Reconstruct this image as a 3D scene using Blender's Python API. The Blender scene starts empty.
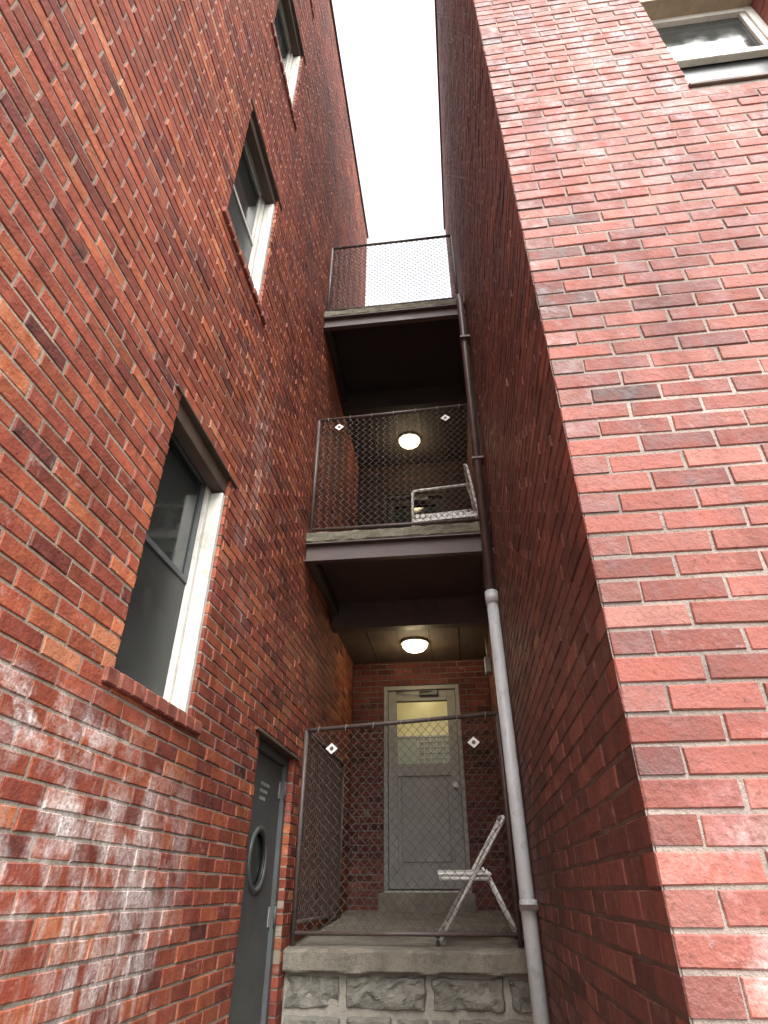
import bpy, math, random, itertools
from mathutils import Vector, noise as mnoise
random.seed(7)
sc = bpy.context.scene
sc.view_settings.view_transform='Standard'
sc.view_settings.look='None'
sc.view_settings.exposure=0
R=math.radians
# ---------------- key dimensions (metres, camera eye at z=0) -------------
LX=-1.27; RX=.38; RY=1.46; GZ=-1.35; ROOF=11.7; ENDY=7.4; BACKY=7.2
PF=-.33; PB=-.17   # porch floor front / back (drainage slope)
# ---------------- node helpers ------------------------------------------
def new_mat(name):
    m=bpy.data.materials.new(name); m.use_nodes=True
    nt=m.node_tree; b=nt.nodes['Principled BSDF']
    return m,nt,b
def N(nt,t,**kw):
    n=nt.nodes.new(t)
    for k,v in kw.items(): setattr(n,k,v)
    return n
def noise(nt,vec,scale,detail=4,rough=.55,dist=0):
    n=N(nt,'ShaderNodeTexNoise'); nt.links.new(vec,n.inputs['Vector'])
    n.inputs['Scale'].default_value=scale; n.inputs['Detail'].default_value=detail
    n.inputs['Roughness'].default_value=rough; n.inputs['Distortion'].default_value=dist
    return n.outputs['Fac']
def mr(nt,v,a,b,c,d,smooth=False):
    n=N(nt,'ShaderNodeMapRange'); n.clamp=True
    if smooth: n.interpolation_type='SMOOTHSTEP'
    nt.links.new(v,n.inputs[0])
    for i,x in enumerate((a,b,c,d)): n.inputs[i+1].default_value=x
    return n.outputs[0]
def math_(nt,op,a,b=None):
    n=N(nt,'ShaderNodeMath',operation=op)
    for i,x in enumerate((a,b)):
        if x is None: continue
        if isinstance(x,(int,float)): n.inputs[i].default_value=x
        else: nt.links.new(x,n.inputs[i])
    return n.outputs[0]
def mix(nt,f,a,b,mode='MIX'):
    n=N(nt,'ShaderNodeMix',data_type='RGBA',blend_type=mode)
    for i,x in ((0,f),(6,a),(7,b)):
        if isinstance(x,(int,float)): n.inputs[i].default_value=x
        elif isinstance(x,tuple): n.inputs[i].default_value=(*x,1) if len(x)==3 else x
        else: nt.links.new(x,n.inputs[i])
    return n.outputs[2]
def ramp(nt,f,stops):
    n=N(nt,'ShaderNodeValToRGB'); nt.links.new(f,n.inputs[0]); cr=n.color_ramp
    while len(cr.elements)<len(stops): cr.elements.new(.5)
    for e,(p,c) in zip(cr.elements,stops): e.position=p; e.color=(*c,1)
    return n.outputs[0]
def scalev(nt,v,s):
    n=N(nt,'ShaderNodeMapping'); nt.links.new(v,n.inputs[0]); n.inputs['Scale'].default_value=s
    return n.outputs[0]
def bump(nt,b,h,strength,dist):
    n=N(nt,'ShaderNodeBump'); n.inputs['Strength'].default_value=strength; n.inputs['Distance'].default_value=dist
    nt.links.new(h,n.inputs['Height']); nt.links.new(n.outputs[0],b.inputs['Normal'])
def objco(nt): return N(nt,'ShaderNodeTexCoord').outputs['Object']
def stainmask(nt,co,c,r):
    s=N(nt,'ShaderNodeVectorMath',operation='SUBTRACT'); nt.links.new(co,s.inputs[0]); s.inputs[1].default_value=c
    d=N(nt,'ShaderNodeVectorMath',operation='DIVIDE'); nt.links.new(s.outputs[0],d.inputs[0]); d.inputs[1].default_value=r
    l=N(nt,'ShaderNodeVectorMath',operation='LENGTH'); nt.links.new(d.outputs[0],l.inputs[0])
    return mr(nt,l.outputs['Value'],1.0,.2,0,1,True)

def add_stains(nt,co,col,stains,fl):
    for c,rad,amt,sc_,scol,strk in stains:
        k=stainmask(nt,co,c,rad)
        nn=noise(nt,scalev(nt,co,(1,1,strk)),sc_,4,.65)
        k=math_(nt,'MULTIPLY',k,mr(nt,nn,.47,.64,0,amt))
        k=math_(nt,'MULTIPLY',k,mr(nt,fl,.38,.62,1,.4))
        col=mix(nt,k,col,scol)
    return col

def brick_mat(name,stops,stains=(),grime=.5,stain_col=(.5,.42,.4),lime=.5,spec=.3,vlo=.74,rl=.6):
    m,nt,b=new_mat(name); co=objco(nt)
    at=N(nt,'ShaderNodeAttribute',attribute_name='Col'); sp=N(nt,'ShaderNodeSeparateColor')
    nt.links.new(at.outputs['Color'],sp.inputs[0])
    r,g,bl=sp.outputs
    mot=noise(nt,co,14,3,.65)
    rr=math_(nt,'ADD',r,mr(nt,mot,.3,.7,-.16,.16))
    col=ramp(nt,rr,stops)
    col=mix(nt,1.0,col,ramp(nt,g,[(0,(vlo,vlo*.97,vlo*.97)),(1,(1.18,1.16,1.15))]),'MULTIPLY')
    fl=noise(nt,co,70,3,.7)
    col=mix(nt,mr(nt,fl,.56,.74,0,.65),col,(.06,.025,.02))
    blo=noise(nt,co,26,4,.72)
    lm=math_(nt,'MULTIPLY',mr(nt,blo,.54,.72,0,1),mr(nt,bl,.70,1,0.08,lime))
    col=mix(nt,lm,col,stain_col)
    gr=noise(nt,co,.9,4,.62)
    col=mix(nt,mr(nt,gr,.42,.70,0,grime),col,mix(nt,1.0,col,(.42,.38,.38),'MULTIPLY'))
    st=noise(nt,scalev(nt,co,(5,5,.35)),1.6,3,.6)
    col=mix(nt,mr(nt,st,.48,.72,0,.6),col,mix(nt,1.0,col,(.5,.46,.47),'MULTIPLY'))
    col=add_stains(nt,co,col,stains,fl)
    nt.links.new(col,b.inputs['Base Color'])
    nt.links.new(mr(nt,mot,.3,.7,rl,.88),b.inputs['Roughness'])
    b.inputs['Specular IOR Level'].default_value=spec
    h=math_(nt,'ADD',math_(nt,'MULTIPLY',fl,.6),noise(nt,co,30,3,.65))
    bump(nt,b,h,.65,.007)
    return m

def mortar_mat(name,col1,col2,stains=()):
    m,nt,b=new_mat(name); co=objco(nt)
    c=mix(nt,mr(nt,noise(nt,co,3,4,.6),.35,.65,0,1),col1,col2)
    fl=noise(nt,co,90,3,.7)
    c=mix(nt,mr(nt,fl,.5,.75,0,.5),c,tuple(x*.45 for x in col1))
    gr=noise(nt,co,1.3,4,.65)
    c=mix(nt,mr(nt,gr,.42,.66,0,.65),c,tuple(x*.42 for x in col2))
    c=add_stains(nt,co,c,stains,fl)
    nt.links.new(c,b.inputs['Base Color']); b.inputs['Roughness'].default_value=.95
    bump(nt,b,fl,.8,.008)
    return m

def simple(name,col,rough=.6,metal=0,var=.25,scale=8,bstr=.15,rust=None,rustamt=.6,spec=.5):
    m,nt,b=new_mat(name); co=objco(nt)
    n1=noise(nt,co,scale,4,.65,.3)
    c=mix(nt,mr(nt,n1,.3,.7,0,1),tuple(x*(1-var) for x in col),tuple(min(1,x*(1+var)) for x in col))
    if rust:
        n2=noise(nt,co,scale*2.3,5,.75,.5)
        c=mix(nt,mr(nt,n2,.55,.66,0,rustamt),c,rust)
    nt.links.new(c,b.inputs['Base Color'])
    nt.links.new(mr(nt,n1,.3,.7,max(.02,rough-.1),min(1,rough+.1)),b.inputs['Roughness'])
    b.inputs['Metallic'].default_value=metal; b.inputs['Specular IOR Level'].default_value=spec
    if bstr: bump(nt,b,noise(nt,co,scale*12,3,.7),bstr,.004)
    return m

LSTOPS=[(0,(.075,.026,.022)),(.13,(.16,.038,.027)),(.4,(.245,.056,.033)),(.68,(.32,.080,.039)),(.88,(.40,.120,.050)),(1,(.44,.17,.09))]
RSTOPS=[(0,(.09,.038,.033)),(.12,(.17,.056,.045)),(.45,(.255,.078,.058)),(.75,(.305,.105,.078)),(1,(.36,.165,.13))]
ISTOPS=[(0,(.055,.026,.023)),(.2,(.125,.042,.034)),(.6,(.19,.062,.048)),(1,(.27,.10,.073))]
W_=(.68,.63,.60); DK=(.07,.035,.032)
LST=[((LX,2.15,.12),(.6,1.2,.55),.9,4,W_,.8),((LX,2.4,-.2),(.6,.8,.6),.75,11,W_,.25),((LX,1.6,.44),(.6,1.0,.16),.95,8,W_,1.2),((LX,3.2,2.4),(.5,.4,1.4),.35,9,W_,.35),
     ((LX,2.5,9),(.6,6,5),.55,1.3,DK,.6)]
RST_SHEEN=[((.9,RY,3.5),(1.7,.6,1.6),.6,8,(.46,.37,.38),.8),((.47,RY,.10),(.15,.4,.32),.7,4,(.48,.20,.21),1),((.6,RY,-.1),(.3,.4,.35),.4,9,W_,.6)]  # first entry paints pale sky sheen onto the bricks; the rest are stains
M_bl=brick_mat('brick_red',LSTOPS,stains=LST,grime=.65)
M_br=brick_mat('brick_front',RSTOPS,stains=RST_SHEEN,grime=.6,stain_col=(.42,.31,.30),lime=.6,spec=.35,vlo=.74)
M_bi=brick_mat('brick_alley',ISTOPS,grime=.6,spec=.5,rl=.5)  # alley shade is put into this darker brick colour, along with soot
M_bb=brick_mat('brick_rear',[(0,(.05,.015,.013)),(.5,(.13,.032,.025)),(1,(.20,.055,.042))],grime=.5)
M_bu=brick_mat('brick_very_dark',[(0,(.02,.012,.01)),(.5,(.045,.022,.018)),(1,(.07,.032,.025))],grime=.5,lime=.1,stain_col=(.1,.08,.07))  # much darker brick colour for the upper rear wall
M_mo=mortar_mat('mortar',(.38,.31,.235),(.26,.215,.17),LST)
M_mr=mortar_mat('mortar_pale',(.32,.26,.225),(.21,.17,.145))
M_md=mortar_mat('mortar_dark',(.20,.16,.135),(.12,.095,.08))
M_mu=mortar_mat('mortar_very_dark',(.05,.04,.035),(.03,.025,.02))  # near-black mortar to go with the upper rear bricks
M_lint=simple('lintel_brown',(.075,.05,.038),.7,var=.35,rust=(.12,.05,.025))
M_tan=simple('soffit_tan',(.30,.24,.16),.8)
M_white=simple('white_frame',(.54,.53,.48),.5,var=.12,scale=5,bstr=.05,rust=(.26,.22,.17),rustamt=.5)
M_alu=simple('aluminium_frame',(.42,.42,.40),.4,metal=.3,var=.12)
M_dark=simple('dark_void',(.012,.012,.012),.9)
M_sill=simple('sill_brick',(.20,.062,.043),.85,var=.45,scale=11,bstr=.5,rust=(.33,.22,.18),rustamt=.35,spec=.25)
M_steel=simple('brown_steel',(.08,.055,.050),.55,var=.3,scale=6,rust=(.11,.045,.025),rustamt=.7)
M_fence=simple('fence_brown',(.085,.062,.055),.5,metal=.0,var=.3,scale=20,rust=(.15,.07,.04),rustamt=.5,bstr=.1)
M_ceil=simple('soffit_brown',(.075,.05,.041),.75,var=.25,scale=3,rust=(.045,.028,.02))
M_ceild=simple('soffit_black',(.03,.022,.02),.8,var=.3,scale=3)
M_chair=simple('chair_white_metal',(.74,.73,.69),.4,var=.1,scale=14,rust=(.25,.15,.08),rustamt=.3,bstr=.05)
M_pipew=simple('pipe_white',(.56,.59,.60),.4,var=.1,scale=5,rust=(.30,.29,.25),rustamt=.45,bstr=.04)
M_pipeb=simple('pipe_brown',(.10,.065,.06),.4,var=.25)
M_doorg=simple('door_dark_grey',(.075,.082,.082),.5,var=.15,scale=4,rust=(.15,.14,.12),rustamt=.25,bstr=.05)
M_doorb=simple('door_pale_grey',(.25,.24,.225),.5,var=.18,scale=4,rust=(.13,.105,.085),rustamt=.5,bstr=.05)
M_black=simple('black_rubber',(.02,.02,.02),.5)
M_tag=simple('tag_white',(.75,.74,.72),.5,var=.05)
M_tagr=simple('tag_dark',(.12,.05,.04),.5)

def concrete(name,a,b_,moss=0,dirt=.45):
    m,nt,b=new_mat(name); co=objco(nt)
    c=mix(nt,mr(nt,noise(nt,co,4,5,.7,.4),.35,.65,0,1),a,b_)
    c=mix(nt,mr(nt,noise(nt,co,14,5,.75,.4),.5,.7,0,dirt),c,tuple(x*.35 for x in a))
    c=mix(nt,mr(nt,noise(nt,co,55,3,.7),.55,.75,0,.6),c,tuple(x*.35 for x in a))
    if moss: c=mix(nt,mr(nt,noise(nt,co,11,5,.7),.45,.62,0,moss),c,(.09,.10,.04))
    nt.links.new(c,b.inputs['Base Color']); b.inputs['Roughness'].default_value=.92
    h=math_(nt,'ADD',noise(nt,co,25,4,.7),math_(nt,'MULTIPLY',noise(nt,co,120,3,.7),.5))
    bump(nt,b,h,.8,.014)
    return m
M_conc=concrete('concrete_weathered',(.24,.215,.17),(.13,.115,.092),dirt=.6)
M_concm=concrete('concrete_mossy',(.24,.22,.17),(.13,.11,.085),.5)
M_stone=concrete('stone_grey',(.25,.235,.195),(.14,.13,.11),dirt=.5)
M_stonem=concrete('stone_mortar',(.36,.33,.28),(.26,.24,.20),dirt=.3)
M_ground=concrete('ground_concrete',(.24,.23,.21),(.15,.145,.13))

def glassm(name,tint,rough=.06):
    m,nt,b=new_mat(name); co=objco(nt)
    c=mix(nt,mr(nt,noise(nt,co,2.2,4,.6),.3,.7,0,1),tuple(x*.6 for x in tint),tint)
    nt.links.new(c,b.inputs['Base Color'])
    b.inputs['Specular IOR Level'].default_value=.8
    nt.links.new(mr(nt,noise(nt,co,9,4,.7),.4,.7,rough,rough+.14),b.inputs['Roughness'])
    bump(nt,b,noise(nt,co,1.5,2),.06,.05)
    return m
M_glass=glassm('window_glass',(.03,.036,.034))
M_screen=simple('insect_screen',(.024,.026,.025),.42,var=.4,scale=2.5,bstr=0,spec=.4,rust=(.05,.05,.045),rustamt=.5)
def emis(name,col,e,base):
    m,nt,b=new_mat(name); co=objco(nt)
    b.inputs['Base Color'].default_value=(*base,1)
    c=mix(nt,mr(nt,noise(nt,co,5,3,.5),.35,.65,0,1),tuple(x*.6 for x in col),col)
    nt.links.new(c,b.inputs['Emission Color']); b.inputs['Emission Strength'].default_value=e
    b.inputs['Roughness'].default_value=.3
    return m
M_lamp=emis('lamp_glass',(1,.92,.58),7.0,(.8,.8,.75))
M_curt=emis('lit_curtain',(.75,.62,.22),.30,(.40,.35,.16))
M_curtg=emis('lit_pane_green',(.40,.42,.22),.12,(.20,.22,.14))

# ---------------- mesh builder ------------------------------------------
class MB:
    def __init__(s): s.v=[];s.f=[];s.c=[]
    def quad(s,a,b,c,d):
        i=len(s.v); s.v+=[a,b,c,d]; s.f.append((i,i+1,i+2,i+3))
    def box(s,a,b,bev=0.0):
        x0,y0,z0=[min(p,q) for p,q in zip(a,b)]; x1,y1,z1=[max(p,q) for p,q in zip(a,b)]
        e=min(bev,(x1-x0)*.4,(y1-y0)*.4,(z1-z0)*.4)
        i=len(s.v)
        if e<=0:
            s.v+=[(x0,y0,z0),(x1,y0,z0),(x1,y1,z0),(x0,y1,z0),(x0,y0,z1),(x1,y0,z1),(x1,y1,z1),(x0,y1,z1)]
            s.f+=[tuple(i+k for k in q) for q in ((3,2,1,0),(4,5,6,7),(0,1,5,4),(1,2,6,5),(2,3,7,6),(3,0,4,7))]
        else:
            idx={}
            X=(x0,x1);Y=(y0,y1);Z=(z0,z1)
            for cx,cy,cz in itertools.product((0,1),repeat=3):
                sx=1 if cx==0 else -1; sy=1 if cy==0 else -1; sz=1 if cz==0 else -1
                for ax,p in (('x',(X[cx],Y[cy]+sy*e,Z[cz]+sz*e)),('y',(X[cx]+sx*e,Y[cy],Z[cz]+sz*e)),('z',(X[cx]+sx*e,Y[cy]+sy*e,Z[cz]))):
                    idx[(cx,cy,cz,ax)]=len(s.v); s.v.append(p)
            def F(*k): s.f.append(tuple(idx[q] for q in k))
            for c in (0,1):
                F((c,0,0,'x'),(c,1,0,'x'),(c,1,1,'x'),(c,0,1,'x'))
                F((0,c,0,'y'),(1,c,0,'y'),(1,c,1,'y'),(0,c,1,'y'))
                F((0,0,c,'z'),(1,0,c,'z'),(1,1,c,'z'),(0,1,c,'z'))
            for c in (0,1):
                for d in (0,1):
                    F((c,d,0,'x'),(c,d,1,'x'),(c,d,1,'y'),(c,d,0,'y'))
                    F((c,0,d,'x'),(c,1,d,'x'),(c,1,d,'z'),(c,0,d,'z'))
                    F((0,c,d,'y'),(1,c,d,'y'),(1,c,d,'z'),(0,c,d,'z'))
            for c in itertools.product((0,1),repeat=3):
                F((*c,'x'),(*c,'y'),(*c,'z'))
    def tube(s,pts,r,n=8,cap=True):
        pts=[Vector(p) for p in pts]; rings=[]
        for k,p in enumerate(pts):
            if k==0: t=pts[1]-p
            elif k==len(pts)-1: t=p-pts[k-1]
            else: t=(pts[k+1]-p).normalized()+(p-pts[k-1]).normalized()
            t.normalize()
            up=Vector((0,0,1)) if abs(t.z)<.9 else Vector((0,1,0))
            if k==0: a=t.cross(up).normalized()
            else: a=(pa-t*pa.dot(t)).normalized()
            pa=a; bb=t.cross(a)
            ring=[]
            for j in range(n):
                th=2*math.pi*j/n+math.pi/n
                ring.append(len(s.v)); s.v.append(tuple(p+a*math.cos(th)*r+bb*math.sin(th)*r))
            rings.append(ring)
        for a_,b_ in zip(rings,rings[1:]):
            for j in range(n): s.f.append((a_[j],a_[(j+1)%n],b_[(j+1)%n],b_[j]))
        if cap: s.f.append(tuple(rings[0][::-1])); s.f.append(tuple(rings[-1]))
    def obj(s,name,mat,parent=None,smooth=False,cols=None):
        me=bpy.data.meshes.new(name); me.from_pydata(s.v,[],s.f); me.update()
        if cols:
            at=me.color_attributes.new('Col','FLOAT_COLOR','POINT')
            at.data.foreach_set('color',[x for c in cols for x in c])
        me.materials.append(mat)
        if smooth: me.polygons.foreach_set('use_smooth',[True]*len(me.polygons))
        o=bpy.data.objects.new(name,me); sc.collection.objects.link(o)
        if parent: o.parent=parent
        return o
def empty(name):
    o=bpy.data.objects.new(name,None); sc.collection.objects.link(o); return o
def boxo(name,a,b,mat,parent,bev=.003):
    m=MB(); m.box(a,b,bev); return m.obj(name,mat,parent)
def smooth_tube(name,pts,r,mat,parent,n=12):
    m=MB(); m.tube(pts,r,n); return m.obj(name,mat,parent,smooth=True)

# ---------------- brick wall generator ----------------------------------
CH=.0677; MJ=.0105
def brick_wall(parent,mp,u0,u1,z0,z1,openings,mat,mort,parity=None,depth=.1,pref='',hdr=-1):
    mb=MB(); cols=[]
    nrow=int(math.ceil((z1-z0)/CH-1e-6))
    for k in range(nrow):
        za=z0+k*CH+MJ*.5; zb=min(za+CH-MJ,z1)
        header=(k%6==hdr)
        step=(.1065 if header else .213)
        off=(.1065 if ((k%2)==(1 if parity!=1 else 0)) else 0.0)
        u=(u0-off+random.uniform(-.012,.012)) if parity is None else u0+off
        while u<u1:
            a=max(u,u0); b=min(u+step-MJ,u1)
            u+=step
            if b-a<.025: continue
            segs=[(a,b)]
            for (o0,o1,p0,p1) in openings:
                if zb>p0+.004 and za<p1-.004:
                    ns=[]
                    for (s0,s1) in segs:
                        if s1<=o0 or s0>=o1: ns.append((s0,s1)); continue
                        if s0<o0: ns.append((s0,o0))
                        if s1>o1: ns.append((o1,s1))
                    segs=ns
            for (s0,s1) in segs:
                if s1-s0<.02: continue
                add_brick(mb,cols,mp,s0,s1,za,zb,depth)
    mb.obj(pref+'bricks',mat,parent,cols=cols)
    mm=MB(); D=.0045; e=.004
    us=sorted({u0,u1,*[x for o in openings for x in (o[0]-e,o[1]+e)]})
    zs=sorted({z0,z1,*[x for o in openings for x in (o[2]-e,o[3]+e)]})
    us=[x for x in us if u0<=x<=u1]; zs=[x for x in zs if z0<=x<=z1]
    for ua,ub in zip(us,us[1:]):
        for za,zb in zip(zs,zs[1:]):
            cu=(ua+ub)/2; cz=(za+zb)/2
            if any(o[0]-e<cu<o[1]+e and o[2]-e<cz<o[3]+e for o in openings): continue
            mm.quad(mp(ua,D,za),mp(ub,D,za),mp(ub,D,zb),mp(ua,D,zb))
    for o in openings:
        a,b,c,d=o[0]-e,o[1]+e,o[2]-e,o[3]+e
        T=.24
        mm.quad(mp(a,D,c),mp(a,T,c),mp(a,T,d),mp(a,D,d)); mm.quad(mp(b,D,c),mp(b,T,c),mp(b,T,d),mp(b,D,d))
        mm.quad(mp(a,D,c),mp(b,D,c),mp(b,T,c),mp(a,T,c)); mm.quad(mp(a,D,d),mp(b,D,d),mp(b,T,d),mp(a,T,d))
    mm.obj(pref+'mortar',mort,parent)
def add_brick(mb,cols,mp,s0,s1,za,zb,depth,jit=.0024):
    J=lambda a=jit: random.uniform(-a,a)
    d0=random.gauss(0,.0012); c=.003
    tu=J(.0014)
    i=len(mb.v)
    ja=[(J(),J()) for _ in range(4)]
    cs=[(s0,za),(s1,za),(s1,zb),(s0,zb)]; ins=[(c,c),(-c,c),(-c,-c),(c,-c)]
    for (p,q),(ju,jz) in zip(cs,ja): mb.v.append(mp(p+ju,depth,q+jz))
    for (p,q),(ju,jz) in zip(cs,ja): mb.v.append(mp(p+ju,d0+c,q+jz))
    for k,((p,q),(ju,jz),(iu,iz)) in enumerate(zip(cs,ja,ins)):
        mb.v.append(mp(p+ju+iu,d0+(tu if k in(1,2) else -tu),q+jz+iz))
    for k in range(4):
        n=(k+1)%4
        mb.f.append((i+k,i+n,i+4+n,i+4+k)); mb.f.append((i+4+k,i+4+n,i+8+n,i+8+k))
    mb.f.append((i+8,i+9,i+10,i+11))
    r=random.random()
    if r<.03: r=random.uniform(.05,.18)
    else: r=min(1,max(.2,random.gauss(.54,.18)))
    cols.extend([(r,random.random(),random.random(),1)]*12)

mpL=lambda u,d,z:(LX-d,u,z)
mpR=lambda u,d,z:(RX+d,RY+u,z)
mpF=lambda u,d,z:(RX+u,RY+d,z)
mpB=lambda u,d,z:(LX+u,BACKY+d,z)

# ===== LEFT BUILDING =====
LB=empty('brick_building')
WY0,WY1=2.05,2.78
wz=[(.70,2.08),(3.66,5.08),(6.62,8.02),(9.5,10.8)]
DY0,DY1,DZ1=3.84,4.74,.85
ops=[(WY0,WY1,a,b) for a,b in wz]+[(DY0,DY1,GZ-.1,DZ1)]
brick_wall(LB,mpL,-2.5,ENDY,GZ,ROOF,ops,M_bl,M_mo,pref='wall_')
M_core,nt,b=new_mat('brick_far'); tb=N(nt,'ShaderNodeTexBrick'); mp_=N(nt,'ShaderNodeMapping'); tc=N(nt,'ShaderNodeTexCoord')
mp_.inputs['Rotation'].default_value=(R(90),0,0); nt.links.new(tc.outputs['Object'],mp_.inputs[0]); nt.links.new(mp_.outputs[0],tb.inputs['Vector'])
tb.inputs['Color1'].default_value=(.3,.06,.035,1); tb.inputs['Color2'].default_value=(.2,.04,.028,1); tb.inputs['Mortar'].default_value=(.25,.2,.16,1)
tb.inputs['Scale'].default_value=1; tb.inputs['Brick Width'].default_value=.213; tb.inputs['Row Height'].default_value=.0677; tb.inputs['Mortar Size'].default_value=.006
nt.links.new(tb.outputs[0],b.inputs['Base Color']); b.inputs['Roughness'].default_value=.9
boxo('core',(LX-8,-2.49,GZ),(LX-.26,ENDY-.01,ROOF-.02),M_core,LB,0)
boxo('core_front_edge',(LX-.259,-2.49,GZ),(LX-.101,-2.40,ROOF-.02),M_core,LB,0)
boxo('core_rear_edge',(LX-.259,ENDY-.1,GZ),(LX-.101,ENDY-.01,ROOF-.02),M_core,LB,0)
boxo('coping',(LX-8,-2.55,ROOF+.002),(LX+.03,ENDY+.04,ROOF+.07),M_steel,LB)

def window_left(z0,z1,parent,tag):
    w=MB(); y0,y1=WY0,WY1
    d=.095; xo=LX-d; f=.045
    w.box((xo-.09,y0,z0),(xo,y0+f,z1),.003); w.box((xo-.09,y1-f-.02,z0),(xo,y1,z1),.003)
    w.box((xo-.09,y0+f,z1-f),(xo,y1-f-.02,z1),.003); w.box((xo-.09,y0+f,z0),(xo,y1-f-.02,z0+f),.003)
    w.box((xo+.001,y1-.04,z0+.002),(xo+.078,y1-.002,z1-.11),.004); w.box((xo+.001,y0+.002,z0+.002),(xo+.03,y0+.03,z1-.11),.003)
    w.box((xo+.001,y0+.031,z0+.002),(xo+.06,y1-.041,z0+.022),.004)
    w.obj('window_frame_'+tag,M_white,parent)
    zm=(z0+z1)/2; y1s=y1-.02
    a=MB(); s=.032
    for (za,zb,xx) in ((z0+f,zm+.02,xo-.052),(zm-.02,z1-f,xo-.022)):
        a.box((xx-.025,y0+f,za),(xx,y0+f+s,zb),.002); a.box((xx-.025,y1s-f-s,za),(xx,y1s-f,zb),.002)
        a.box((xx-.025,y0+f+s,za),(xx,y1s-f-s,za+s),.002); a.box((xx-.025,y0+f+s,zb-s),(xx,y1s-f-s,zb),.002)
    a.obj('window_sash_'+tag,M_white if tag!='lower' else M_doorg,parent)
    g=MB(); g.quad((xo-.036,y0+f,zm),(xo-.036,y1s-f,zm),(xo-.036,y1s-f,z1-f),(xo-.036,y0+f,z1-f)); g.obj('window_pane_upper_'+tag,M_glass,parent)
    g=MB(); g.quad((xo-.030,y0+f,z0+f),(xo-.030,y1s-f,z0+f),(xo-.030,y1s-f,zm-.01),(xo-.030,y0+f,zm-.01)); g.obj('window_screen_'+tag,M_screen,parent)
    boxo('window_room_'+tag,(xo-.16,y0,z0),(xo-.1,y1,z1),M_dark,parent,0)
    sb=MB(); yy=y0-.06
    while yy<y1+.05:
        sb.box((LX-.1,yy,z0-.065+random.uniform(-.002,.002)),(LX+.020+random.uniform(-.004,.003),yy+.091,z0-.004),.006); yy+=.1015
    sb.obj('window_sill_'+tag,M_sill,parent)
    boxo('window_sill_mortar_'+tag,(LX-.1,y0-.055,z0-.06),(LX+.010,y1+.06,z0-.010),M_mo,parent,0)
    boxo('window_lintel_'+tag,(LX-.098,y0-.07,z1+.001),(LX+.012,y1+.09,z1+.016),M_lint,parent,.002)
    boxo('window_head_'+tag,(LX-.094,y0+.001,z1-.10),(LX-.02,y1-.001,z1),M_lint,parent,.003)
for (a_,b_),t in zip(wz,('lower','second','third','top')): window_left(a_,b_,LB,t)

# grey steel door with porthole
dx=LX-.075
fr=MB()
for ya,yb,za,zb in ((DY0,DY0+.06,GZ,DZ1),(DY1-.06,DY1,GZ,DZ1),(DY0+.06,DY1-.06,DZ1-.06,DZ1)):
    fr.box((dx-.1,ya,za),(dx+.03,yb,zb),.004)
fr.obj('door_frame',M_doorg,LB)
cy,cz,cr=4.28,.17,.165
dm=MB(); n=48
Y0,Y1,Z0,Z1=DY0+.064,DY1-.064,GZ+.02,DZ1-.064
ring=[]; outer=[]
for j in range(n):
    th=2*math.pi*j/n; c_,s_=math.cos(th),math.sin(th)
    ring.append((dx,cy+c_*cr,cz+s_*cr))
    tt=min(((Y1-cy) if c_>0 else (cy-Y0))/max(abs(c_),1e-6),((Z1-cz) if s_>0 else (cz-Z0))/max(abs(s_),1e-6))
    outer.append((dx,cy+c_*tt,cz+s_*tt))
for j in range(n):
    k=(j+1)%n
    dm.quad(ring[j],ring[k],outer[k],outer[j])
    dm.quad(ring[j],ring[k],(dx-.04,*ring[k][1:]),(dx-.04,*ring[j][1:]))
for cyy,czz in ((Y0,Z0),(Y0,Z1),(Y1,Z0),(Y1,Z1)):
    pa=min((p for p in outer if abs(p[1]-cyy)<1e-4),key=lambda p:abs(p[2]-czz)); pb=min((p for p in outer if abs(p[2]-czz)<1e-4),key=lambda p:abs(p[1]-cyy))
    i=len(dm.v); dm.v+=[pa,(dx,cyy,czz),pb]; dm.f.append((i,i+1,i+2))
dm.obj('door_slab',M_doorg,LB)
def torus_x(name,x,cy,cz,r,rr,mat,parent,sx=1):
    m=MB(); n=48; k=10
    for j in range(n):
        for i in range(k):
            th=2*math.pi*j/n; ph=2*math.pi*i/k; q=r+rr*math.cos(ph)
            m.v.append((x+rr*sx*math.sin(ph),cy+q*math.cos(th),cz+q*math.sin(th)))
    for j in range(n):
        for i in range(k):
            m.f.append((j*k+i,((j+1)%n)*k+i,((j+1)%n)*k+(i+1)%k,j*k+(i+1)%k))
    return m.obj(name,mat,parent,smooth=True)
torus_x('porthole_rim',dx+.004,cy,cz,cr+.008,.018,M_doorg,LB,.6)
torus_x('porthole_gasket',dx-.004,cy,cz,cr-.012,.009,M_black,LB)
g=MB(); g.v=[(dx-.018,cy+cr*math.cos(2*math.pi*j/40),cz+cr*math.sin(2*math.pi*j/40)) for j in range(40)]; g.f=[tuple(range(40))]
g.obj('porthole_glass',M_glass,LB)
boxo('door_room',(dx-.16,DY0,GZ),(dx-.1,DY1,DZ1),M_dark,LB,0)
for hz in (.62,-.15,-.95):
    smooth_tube('hinge_knuckle',[(dx+.035,DY1-.062,hz-.06),(dx+.035,DY1-.062,hz+.06)],.009,M_doorg,LB)
    boxo('hinge_leaf',(dx+.001,DY1-.11,hz-.055),(dx+.006,DY1-.066,hz+.055),M_alu,LB,.001)
for r_,zz in enumerate((.60,.555,.51)):
    y=4.2
    for k in range(6-r_):
        boxo('door_lettering',(dx+.0005,y,zz),(dx+.002,y+.014+random.random()*.006,zz+.02),M_alu,LB,0); y+=.034
boxo('door_lintel',(LX-.098,DY0-.1,DZ1+.001),(LX+.012,DY1+.1,DZ1+.014),M_lint,LB,.002)

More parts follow.
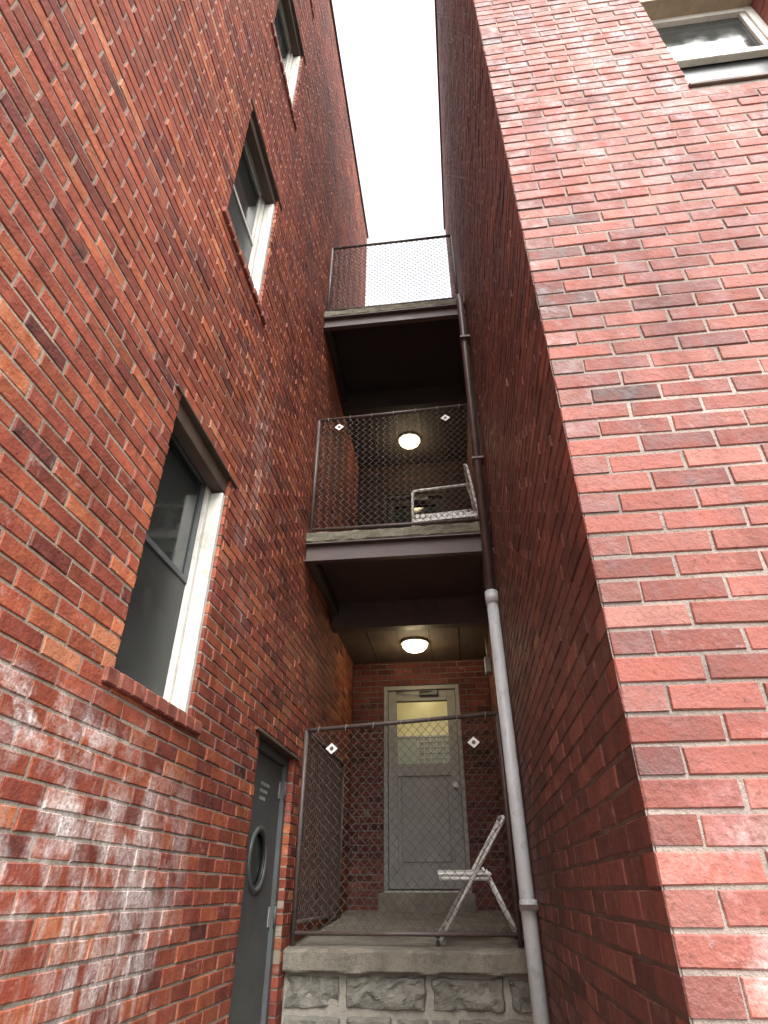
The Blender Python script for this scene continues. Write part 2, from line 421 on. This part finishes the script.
# ===== RIGHT BUILDING =====
RB=empty('brick_building')
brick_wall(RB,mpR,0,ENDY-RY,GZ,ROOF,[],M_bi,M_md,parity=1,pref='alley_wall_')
FX0,FX1,FZ0,FZ1=1.29,1.93,3.24,4.33
fops=[(FX0-RX,FX1-RX,FZ0,FZ1),(FX0-RX,FX1-RX,FZ0+2.95,FZ1+2.95),(FX0-RX,FX1-RX,FZ0+5.9,FZ1+5.9)]
brick_wall(RB,mpF,0,4.6,GZ,ROOF,fops,M_br,M_mr,parity=0,pref='front_wall_')
boxo('core',(RX+.26,RY+.26,GZ),(8.5,ENDY-.01,ROOF-.02),M_core,RB,0)
boxo('core_rear_edge',(RX+.101,ENDY-.1,GZ),(RX+.259,ENDY-.01,ROOF-.02),M_core,RB,0)
boxo('core_side_edge',(RX+4.5,RY+.101,GZ),(RX+4.59,RY+.259,ROOF-.02),M_core,RB,0)
boxo('coping',(RX-.03,RY-.04,ROOF+.002),(8.5,ENDY+.04,ROOF+.07),M_steel,RB)
for q in range(3):
    z0=FZ0+2.95*q; z1=FZ1+2.95*q; yo=RY+.10; f=.045; x0,x1=FX0,FX1
    w=MB()
    w.box((x0,yo,z0),(x0+f,yo+.08,z1-.05),.003); w.box((x1-f,yo,z0),(x1,yo+.08,z1-.05),.003)
    w.box((x0+f,yo,z1-.05-f),(x1-f,yo+.08,z1-.05),.003); w.box((x0+f,yo,z0),(x1-f,yo+.08,z0+f),.003)
    zm=z0+.52
    w.box((x0+f,yo+.012,zm),(x1-f,yo+.05,zm+.045),.003)
    w.box((x0+f,yo+.012,zm+.045),(x0+f+.03,yo+.05,z1-.05-f),.003); w.box((x1-f-.03,yo+.012,zm+.045),(x1-f,yo+.05,z1-.05-f),.003)
    w.obj('window_frame',M_white,RB)
    g=MB(); g.quad((x0+f,yo+.03,zm),(x1-f,yo+.03,zm),(x1-f,yo+.03,z1-.09),(x0+f,yo+.03,z1-.09)); g.obj('window_pane_upper',M_glass,RB)
    g=MB(); g.quad((x0+f,yo+.055,z0+.03),(x1-f,yo+.055,z0+.03),(x1-f,yo+.055,zm+.02),(x0+f,yo+.055,zm+.02)); g.obj('window_pane_lower',M_screen,RB)
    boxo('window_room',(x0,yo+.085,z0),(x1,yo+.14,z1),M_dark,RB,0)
    boxo('window_head',(x0+.001,RY+.006,z1-.05),(x1-.001,yo+.08,z1-.001),M_tan,RB,.002)
    boxo('window_sill',(x0-.01,RY-.012,z0-.03),(x1+.01,RY+.098,z0-.003),M_lint,RB,.004)
boxo('junction_box',(RX-.07,6.3,1.95),(RX-.004,6.42,2.12),M_alu,RB,.005)
smooth_tube('conduit',[(RX-.03,6.36,2.12),(RX-.03,6.36,2.36)],.011,M_alu,RB)

# ===== REAR WALL between the buildings =====
RW=empty('brick_wall')
D0,D1,DB,DT=-.89,.02,.0,2.10
ZS=GZ+CH*56
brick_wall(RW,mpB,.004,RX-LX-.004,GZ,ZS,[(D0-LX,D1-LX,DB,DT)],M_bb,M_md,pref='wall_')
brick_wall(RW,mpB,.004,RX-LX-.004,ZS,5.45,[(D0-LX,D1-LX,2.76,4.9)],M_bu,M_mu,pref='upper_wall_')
boxo('wall_backing',(LX+.004,BACKY+.26,GZ),(RX-.004,BACKY+.34,5.4),M_core,RW,0)
def back_door(z0,z1,mat,lit):
    p=empty('back_door'); y=BACKY+.03; f=.05
    w=MB(); w.box((D0+.001,y-.02,z0),(D0+f,y+.1,z1),.004); w.box((D1-f,y-.02,z0),(D1-.001,y+.1,z1),.004); w.box((D0+f,y-.02,z1-f),(D1-f,y+.1,z1-.001),.004)
    w.obj('frame',mat,p)
    a,b_,c,d=D0+f+.004,D1-f-.004,z0+.01,z1-f-.004
    yy=y+.02; w=MB(); st=.10
    gz0=z0+1.22; gz1=d-.13
    w.box((a,yy,c),(a+st,yy+.045,d),.003); w.box((b_-st,yy,c),(b_,yy+.045,d),.003)
    w.box((a+st,yy,d-.12),(b_-st,yy+.045,d),.003); w.box((a+st,yy,gz0-.13),(b_-st,yy+.045,gz0),.003); w.box((a+st,yy,c),(b_-st,yy+.045,c+.2),.003)
    w.box((a+st,yy+.022,c+.2),(b_-st,yy+.034,gz0-.13),.0)
    w.box((a+st+.04,yy+.008,c+.24),(b_-st-.04,yy+.021,gz0-.17),.008)
    w.obj('slab',mat,p)
    zs=gz0+.30
    if lit:
        g=MB(); g.quad((a+st,yy+.03,zs),(b_-st,yy+.03,zs),(b_-st,yy+.03,gz1),(a+st,yy+.03,gz1)); g.obj('pane_blind',M_curt,p)
        g=MB(); g.quad((a+st,yy+.034,gz0),(b_-st,yy+.034,gz0),(b_-st,yy+.034,zs),(a+st,yy+.034,zs)); g.obj('pane_lower',M_curtg,p)
        w=MB(); xm=(a+b_)/2-.06
        w.box((a+st,yy+.016,zs-.012),(b_-st,yy+.028,zs+.012),.002)
        w.box((xm-.01,yy+.016,gz0),(xm+.01,yy+.028,zs-.012),.002)
        for k in range(1,5):
            xx=xm+k*(b_-st-xm)/5; w.box((xx-.007,yy+.02,gz0),(xx+.007,yy+.028,zs-.012),0)
        for k in range(1,5):
            z_=gz0+k*.06; w.box((xm+.01,yy+.012,z_-.007),(b_-st,yy+.019,z_+.007),0)
        w.obj('pane_grille',M_white,p)
    else:
        g=MB(); g.quad((a+st,yy+.03,gz0),(b_-st,yy+.03,gz0),(b_-st,yy+.03,gz1),(a+st,yy+.03,gz1)); g.obj('pane',M_glass,p)
    kb=MB(); kb.tube([(b_-.05,yy-.001,z0+.98),(b_-.05,yy-.05,z0+.98)],.012,12); kb.tube([(b_-.05,yy-.045,z0+.98),(b_-.05,yy-.075,z0+.98)],.027,16)
    kb.obj('knob',M_alu,p)
    cb=MB(); cb.box((a+.38,yy-.06,d-.07),(a+.6,yy-.002,d-.01),.006); cb.tube([(a+.58,yy-.04,d-.03),(a+.32,yy-.13,d-.03),(a+.1,yy-.03,d-.02)],.008,8)
    cb.obj('door_closer',M_doorg,p)
back_door(DB,DT,M_doorb,True)
back_door(2.76,4.9,M_ceild,False)

# ===== PORCH (lower) =====
P=empty('stone_porch'); PY=4.85
FZ=lambda y: PF+(PB-PF)*(y-PY)/(BACKY-PY)
m=MB(); a,b_=LX+.003,RX-.003
prof=[(PY+.10,PF-.125),(PY-.028,PF-.125),(PY-.04,PF-.112),(PY-.038,PF-.018),(PY-.028,PF-.004),(PY-.01,PF)]+[(PY+.3*k,FZ(PY+.3*k)) for k in range(1,8)]+[(BACKY-.004,PB)]
nx=60
for i_ in range(nx+1):
    x=a+(b_-a)*i_/nx
    for k,(y,z) in enumerate(prof):
        jy=mnoise.fractal(Vector((x*7,k*1.3,2)),1,2,3)*.014 if 1<=k<=5 else 0
        jz=mnoise.fractal(Vector((x*7,k*1.7,9)),1,2,3)*.009 if 3<=k<=5 else 0
        m.v.append((x,y+jy,z+jz))
L=len(prof)
for i_ in range(nx):
    for k in range(L-1): m.f.append((i_*L+k,(i_+1)*L+k,(i_+1)*L+k+1,i_*L+k+1))
m.obj('slab',M_conc,P)
boxo('door_step',(D0-.04,BACKY-.16,-.21),(D1+.03,BACKY-.008,-.022),M_conc,P,.012)
boxo('door_threshold',(D0+.004,BACKY-.02,-.021),(D1-.004,BACKY+.1,-.002),M_alu,P,.003)
boxo('base_core',(LX+.003,PY+.101,GZ),(RX-.003,BACKY-.006,PF-.13),M_stonem,P,0)
st=MB(); z=PF-.14
while z>GZ:
    h=random.choice((.15,.18,.21)); zb=max(z-h,GZ-.05); x=LX+.01
    while x<RX-.03:
        wd=random.uniform(.22,.55); xe=min(x+wd,RX-.008)
        if RX-xe<.14: xe=RX-.008
        nx,nz=26,14; i=len(st.v); off=random.uniform(-.01,.02); sd=Vector((random.random()*50,0,random.random()*50))
        tlt=random.uniform(-.02,.02)
        for a in range(nx+1):
            for c in range(nz+1):
                u=a/nx; v=c/nz
                ed=min(u*(xe-x),(1-u)*(xe-x),v*(z-zb),(1-v)*(z-zb))
                bulge=min(1,ed/.018)
                pq=Vector((x+u*(xe-x),0,zb+v*(z-zb)))
                nn=abs(mnoise.fractal(pq*5+sd,1.0,2.0,6))
                jx=mnoise.noise(Vector((x+u*(xe-x),zb+v*(z-zb),1))*12)*.014
                y=PY+.055-bulge**.5*(.055+off)+nn*.05*bulge+tlt*u
                st.v.append((pq.x+(0 if (x<LX+.02 and a==0) or (xe>RX-.01 and a==nx) else jx),y,pq.z+jx))
        for a in range(nx):
            for c in range(nz):
                q=i+a*(nz+1)+c; st.f.append((q,q+nz+1,q+nz+2,q+1))
        x=xe+.026
    z=zb-.026
st.obj('base_stones',M_stone,P)
mo=MB(); mo.quad((LX+.003,PY+.03,GZ),(RX-.003,PY+.03,GZ),(RX-.003,PY+.03,PF-.125),(LX+.003,PY+.03,PF-.125)); mo.obj('base_mortar',M_stonem,P)

# ===== BALCONIES =====
BY=4.55
def balcony(ztop,cm):
    B=empty('balcony'); a,b_=LX+.003,RX-.003
    m=MB(); nx=50; y1=BACKY+.12 if ztop>5 else BACKY-.004
    prof=[(y1,ztop-.10),(BY+.004,ztop-.10),(BY-.004,ztop-.09),(BY-.002,ztop-.05),(BY-.004,ztop-.012),(BY+.008,ztop),(y1,ztop)]
    for i_ in range(nx+1):
        x=a+(b_-a)*i_/nx
        for k,(y,z) in enumerate(prof):
            e=1 if 1<=k<=5 else 0
            m.v.append((x,y+e*mnoise.noise(Vector((x*11,k*2.1,ztop)))*.012,z+(1 if k in(1,4,5) else 0)*mnoise.noise(Vector((x*13,k,ztop+4)))*.010))
    L=len(prof)
    for i_ in range(nx):
        for k in range(L-1): m.f.append((i_*L+k,(i_+1)*L+k,(i_+1)*L+k+1,i_*L+k+1))
    m.obj('concrete_deck',M_concm,B)
    m=MB(); zc0,zc1=ztop-.30,ztop-.112
    m.box((a,BY+.035,zc0),(b_,BY+.045,zc1),0); m.box((a,BY-.012,zc1-.014),(b_,BY+.034,zc1),.002); m.box((a,BY-.012,zc0),(b_,BY+.034,zc0+.014),.002)
    m.obj('front_channel_beam',M_steel,B)
    m=MB(); m.box((a,BY+.046,ztop-.15),(b_,5.79,ztop-.135),0); m.obj('soffit_panel',cm,B)
    m=MB(); m.box((a,5.80,ztop-.44),(b_,5.92,ztop-.112),.004); m.obj('cross_beam',cm if ztop>5 else M_steel,B)
    m=MB(); m.box((a,BY+.046,ztop-.29),(a+.07,5.79,ztop-.155),.003); m.box((b_-.07,BY+.046,ztop-.29),(b_,5.79,ztop-.155),.003); m.obj('side_beams',cm,B)
    m=MB(); m.box((a,5.925,ztop-.36),(b_,BACKY-.006,ztop-.345),0); m.obj('rear_ceiling',cm,B)
    m=MB()
    for k in range(1,5):
        x=a+(b_-a)*k/5; m.box((x-.006,5.93,ztop-.366),(x+.006,BACKY-.01,ztop-.3605),0)
    m.obj('ceiling_battens',M_steel,B)
    return B
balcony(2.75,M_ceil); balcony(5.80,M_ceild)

# ===== CEILING LIGHTS =====
def ceiling_light(x,y,z,power):
    p=empty('ceiling_light')
    m=MB(); n=32; prof=[(.0,-.100),(.055,-.096),(.105,-.078),(.136,-.048),(.146,-.016),(.146,0)]
    for r_,dz in prof:
        for j in range(n): m.v.append((x+r_*math.cos(2*math.pi*j/n),y+r_*math.sin(2*math.pi*j/n),z-.012+dz))
    for k in range(len(prof)-1):
        for j in range(n): m.f.append((k*n+j,k*n+(j+1)%n,(k+1)*n+(j+1)%n,(k+1)*n+j))
    m.obj('glass_dome',M_lamp,p,smooth=True)
    m=MB(); m.tube([(x,y,z-.022),(x,y,z)],.158,32); m.obj('base_plate',M_white,p)
    l=bpy.data.lights.new('bulb','POINT'); l.energy=power; l.color=(1,.80,.46); l.shadow_soft_size=.1
    o=bpy.data.objects.new('bulb',l); o.location=(x,y,z-.22); sc.collection.objects.link(o); o.parent=p
ceiling_light(-.445,6.5,2.385,9)
ceiling_light(-.445,6.6,5.435,10)

# ===== FENCES =====
def fence_panel(w,fr,p0,p1,z0,z1,tilt=0,post=(True,True),rr=.0027):
    r=.017; W=math.hypot(p1[0]-p0[0],p1[1]-p0[1]); ux,uy=(p1[0]-p0[0])/W,(p1[1]-p0[1])/W; nx_,ny_=-uy,ux
    def P(u,d,z): return (p0[0]+ux*u+nx_*d,p0[1]+uy*u+ny_*d,z)
    for u,k in zip((0,W),post):
        if k: fr.tube([P(u,0,z0-.07),P(u,0,z1+tilt*(u/W)*1.0)],r,10)
    fr.tube([P(0,0,z1),P(W,0,z1+tilt)],r,10); fr.tube([P(0,0,z0),P(W,0,z0)],r*.8,10)
    s=.034; dz=.036   # half-diamond pitch
    n=int(W/s)+1
    for k in range(n+1):
        x0=k*s; pts=[]; j=0; z=z0
        while True:
            u=x0+(s/2+.0010)*(1 if (j+k)%2 else -1); u=min(max(u,0),W)
            zt=z1+tilt*u/W
            d=(.0028 if (j+k)%2 else -.0028)+mnoise.noise(Vector((u*1.5,z*1.5,p0[1])))*.025*math.sin(math.pi*u/W)
            pts.append(P(u+mnoise.noise(Vector((u*3,z*3,7)))*.006,d,min(z,zt)))
            if z>=zt: break
            z+=dz; j+=1
        if max(math.hypot(p[0]-pts[0][0],p[1]-pts[0][1]) for p in pts)>.012: w.tube(pts,rr,5,False)
def fence(y,z0,z1,tags,tilt=0,side=None):
    F=empty('chain_link_fence'); a,b_=LX+.03,RX-.075
    m=MB(); w=MB()
    fence_panel(w,m,(a,y),(b_,y),z0,z1,tilt)
    if side: fence_panel(w,m,(a+.004,y+.02),(a+.02,side),z0+.06,z1,0,(False,True))
    t=MB()
    for k in range(7):
        x=a+.1+k*(b_-a-.2)/6; z=z1+tilt*(x-a)/(b_-a)
        t.tube([(x,y-.02,z-.03),(x+.004,y-.021,z+.012),(x+.006,y,z+.021),(x+.008,y+.021,z)],.0022,5)
    t.obj('tie_wires',M_alu,F)
    m.obj('frame',M_fence,F,smooth=True); w.obj('wire_mesh',M_fence,F)
    for (x,z) in tags:
        t=MB(); q=.042
        i=len(t.v); t.v+=[(x-q*1.15,y-.032,z),(x,y-.032,z-q),(x+q*1.15,y-.032,z),(x,y-.032,z+q),(x-q*1.15,y-.028,z),(x,y-.028,z-q),(x+q*1.15,y-.028,z),(x,y-.028,z+q)]
        t.f+=[(0,1,2,3),(7,6,5,4),(0,4,5,1),(1,5,6,2),(2,6,7,3),(3,7,4,0)]
        t.obj('tag',M_tag,F)
        t=MB(); t.tube([(x,y-.0355,z),(x,y-.0327,z)],.015,12); t.obj('tag_mark',M_tagr,F)
    return F
fence(4.93,-.25,1.10,[(-1.02,.95),(.10,.97)],.09,side=6.5)
fence(BY+.04,2.80,4.12,[(-1.02,3.99),(.06,4.00)],.05)
fence(BY+.04,5.85,7.08,[])

# ===== DRAIN PIPE =====
D=empty('drain_pipe')
smooth_tube('upper_pipe',[(.315,4.36,1.96),(.315,4.40,5.55),(.315,4.44,5.68),(.315,4.60,5.74)],.036,M_pipeb,D,16)
smooth_tube('lower_pipe',[(.33,4.10,GZ+.08),(.315,4.36,1.95)],.044,M_pipew,D,16)
smooth_tube('coupling',[(.3155,4.345,1.88),(.315,4.36,1.98)],.051,M_pipew,D,16)
smooth_tube('coupling_lower',[(.3265,4.155,-.10),(.326,4.165,-.05)],.052,M_pipew,D,16)
m=MB()
for z in (-.08,3.3,4.9):
    yy=4.16 if z<0 else 4.385
    m.box((.27,yy-.06,z-.012),(RX-.004,yy+.06,z+.012),.002)
m.obj('brackets',M_pipeb,D)
smooth_tube('side_conduit',[(.36,4.50,1.2),(.36,4.50,5.4)],.010,M_pipeb,D,8)

# ===== FOLDING CHAIR (porch) =====
C=empty('folding_chair')
m=MB(); r=.0125
for s in (0,.36):
    m.tube([(-.29,s,.0),(.215,s,.74),(.225,s,.76)],r,8)
    q=s+(.025 if s==0 else -.025)
    m.tube([(.29,q,.0),(.07,q,.44)],r,8)
m.tube([(.225,0,.76),(.23,.05,.775),(.23,.31,.775),(.225,.36,.76)],r,8)
m.tube([(-.22,0,.105),(-.22,.36,.105)],r*.8,8); m.tube([(.24,.025,.10),(.24,.335,.10)],r*.8,8); m.tube([(.10,.0,.565),(.10,.36,.565)],r*.7,8)
m.tube([(-.26,.015,.39),(.10,.015,.385)],r,8); m.tube([(-.26,.345,.39),(.10,.345,.385)],r,8)
m.obj('frame',M_chair,C,smooth=True)
m=MB(); m.box((-.27,.0,.405),(.11,.36,.425),.008); m.obj('seat',M_chair,C)
m=MB()
for k in range(2):
    i=len(m.v); nn=8; zz=.62+k*.085
    for j in range(nn+1):
        yy=.012+.336*j/nn; bow=.03*math.sin(math.pi*j/nn); x_=.135+(zz-.62)*.66+bow
        for dx_,dz_ in ((0,0),(.008,0),(.048,.062),(.040,.062)): m.v.append((x_+dx_,yy,zz+dz_))
    for j in range(nn):
        for q in range(4): m.f.append((i+j*4+q,i+j*4+(q+1)%4,i+(j+1)*4+(q+1)%4,i+(j+1)*4+q))
m.obj('backrest',M_chair,C)
m=MB()
for (x_,y_) in ((-.29,0),(-.29,.36),(.29,.025),(.29,.335)): m.tube([(x_,y_,0),(x_+(.012 if x_<0 else -.012),y_,.03)],.016,8)
m.obj('foot_caps',M_black,C)
C.location=(.045,4.99,FZ(4.99)+.004); C.rotation_euler=(math.atan((PB-PF)/(BACKY-PY)),0,R(3))

# ===== LOW GARDEN CHAIR (mid balcony), seen side-on =====
C=empty('garden_chair'); m=MB(); r=.0135
for s in (0,.46):
    m.tube([(-.29,s,0),(-.285,s,.46),(-.27,s,.485),(-.24,s,.49),(.25,s,.50)],r,8)
    m.tube([(.33,s,0),(.31,s,.25),(.255,s,.70),(.245,s,.73)],r,8)
    m.tube([(-.285,s,.20),(.315,s,.17)],r,8)
m.tube([(.245,0,.73),(.235,.03,.755),(.235,.43,.755),(.245,.46,.73)],r,8)
m.tube([(-.29,0,.02),(-.29,.46,.02)],r,8); m.tube([(.33,0,.02),(.33,.46,.02)],r,8)
m.tube([(-.285,0,.20),(-.285,.46,.20)],r,8)
m.obj('frame',M_chair,C,smooth=True)
m=MB(); n=11
for k in range(n):
    x=-.26+k*.05; zz=.20-.03*(x+.285)/.6
    m.box((x,-.016,zz-.03),(x+.034,.475,zz+.016),.004)
m.box((-.28,-.018,.13),(.31,-.012,.16),.001)
for k in range(8):
    zz=.28+k*.055; x=.31-(zz-.25)*.12
    m.box((x-.005,-.014,zz),(x+.005,.474,zz+.036),.002)
m.obj('webbing',M_chair,C)
C.location=(-.02,4.70,2.754); C.rotation_euler=(0,0,R(-4))

# ===== GROUND =====
m=MB(); m.quad((-300,-300,GZ-.004),(300,-300,GZ-.004),(300,300,GZ-.004),(-300,300,GZ-.004)); m.obj('ground',M_ground)
m=MB(); m.quad((LX+.001,-6,GZ),(RX-.001,-6,GZ),(RX-.001,PY,GZ),(LX+.001,PY,GZ)); m.obj('alley_pavement',M_conc)

# ===== LIGHT =====
w=bpy.data.worlds.new('World'); sc.world=w; w.use_nodes=True; nt=w.node_tree; bg=nt.nodes['Background']
sky=nt.nodes.new('ShaderNodeTexSky'); sky.sky_type='NISHITA'; sky.sun_disc=False
az=Vector((.35,-.94)); el=R(52)
sky.sun_elevation=el; sky.sun_rotation=math.atan2(az.x,az.y); sky.dust_density=6; sky.air_density=1.2; sky.ozone_density=1
hs=nt.nodes.new('ShaderNodeHueSaturation'); hs.inputs['Saturation'].default_value=.10; hs.inputs['Value'].default_value=4.3
nt.links.new(sky.outputs[0],hs.inputs['Color'])
nt.links.new(hs.outputs[0],bg.inputs[0]); bg.inputs[1].default_value=.15
l=bpy.data.lights.new('sun','SUN'); l.energy=.5; l.angle=R(40); l.color=(1,.97,.93)
o=bpy.data.objects.new('sun',l); sc.collection.objects.link(o)
sdir=Vector((az.x*math.cos(el),az.y*math.cos(el),math.sin(el))); o.rotation_euler=sdir.to_track_quat('Z','Y').to_euler()

# ===== CAMERA =====
cd=bpy.data.cameras.new('camera'); cam=bpy.data.objects.new('camera',cd); sc.collection.objects.link(cam)
cd.sensor_fit='VERTICAL'; cd.sensor_height=36; cd.lens=594/1024*36; cd.clip_start=.05; cd.clip_end=1000
cam.location=(0,0,0); cam.rotation_euler=(R(90+32.5),0,R(7))
sc.camera=cam
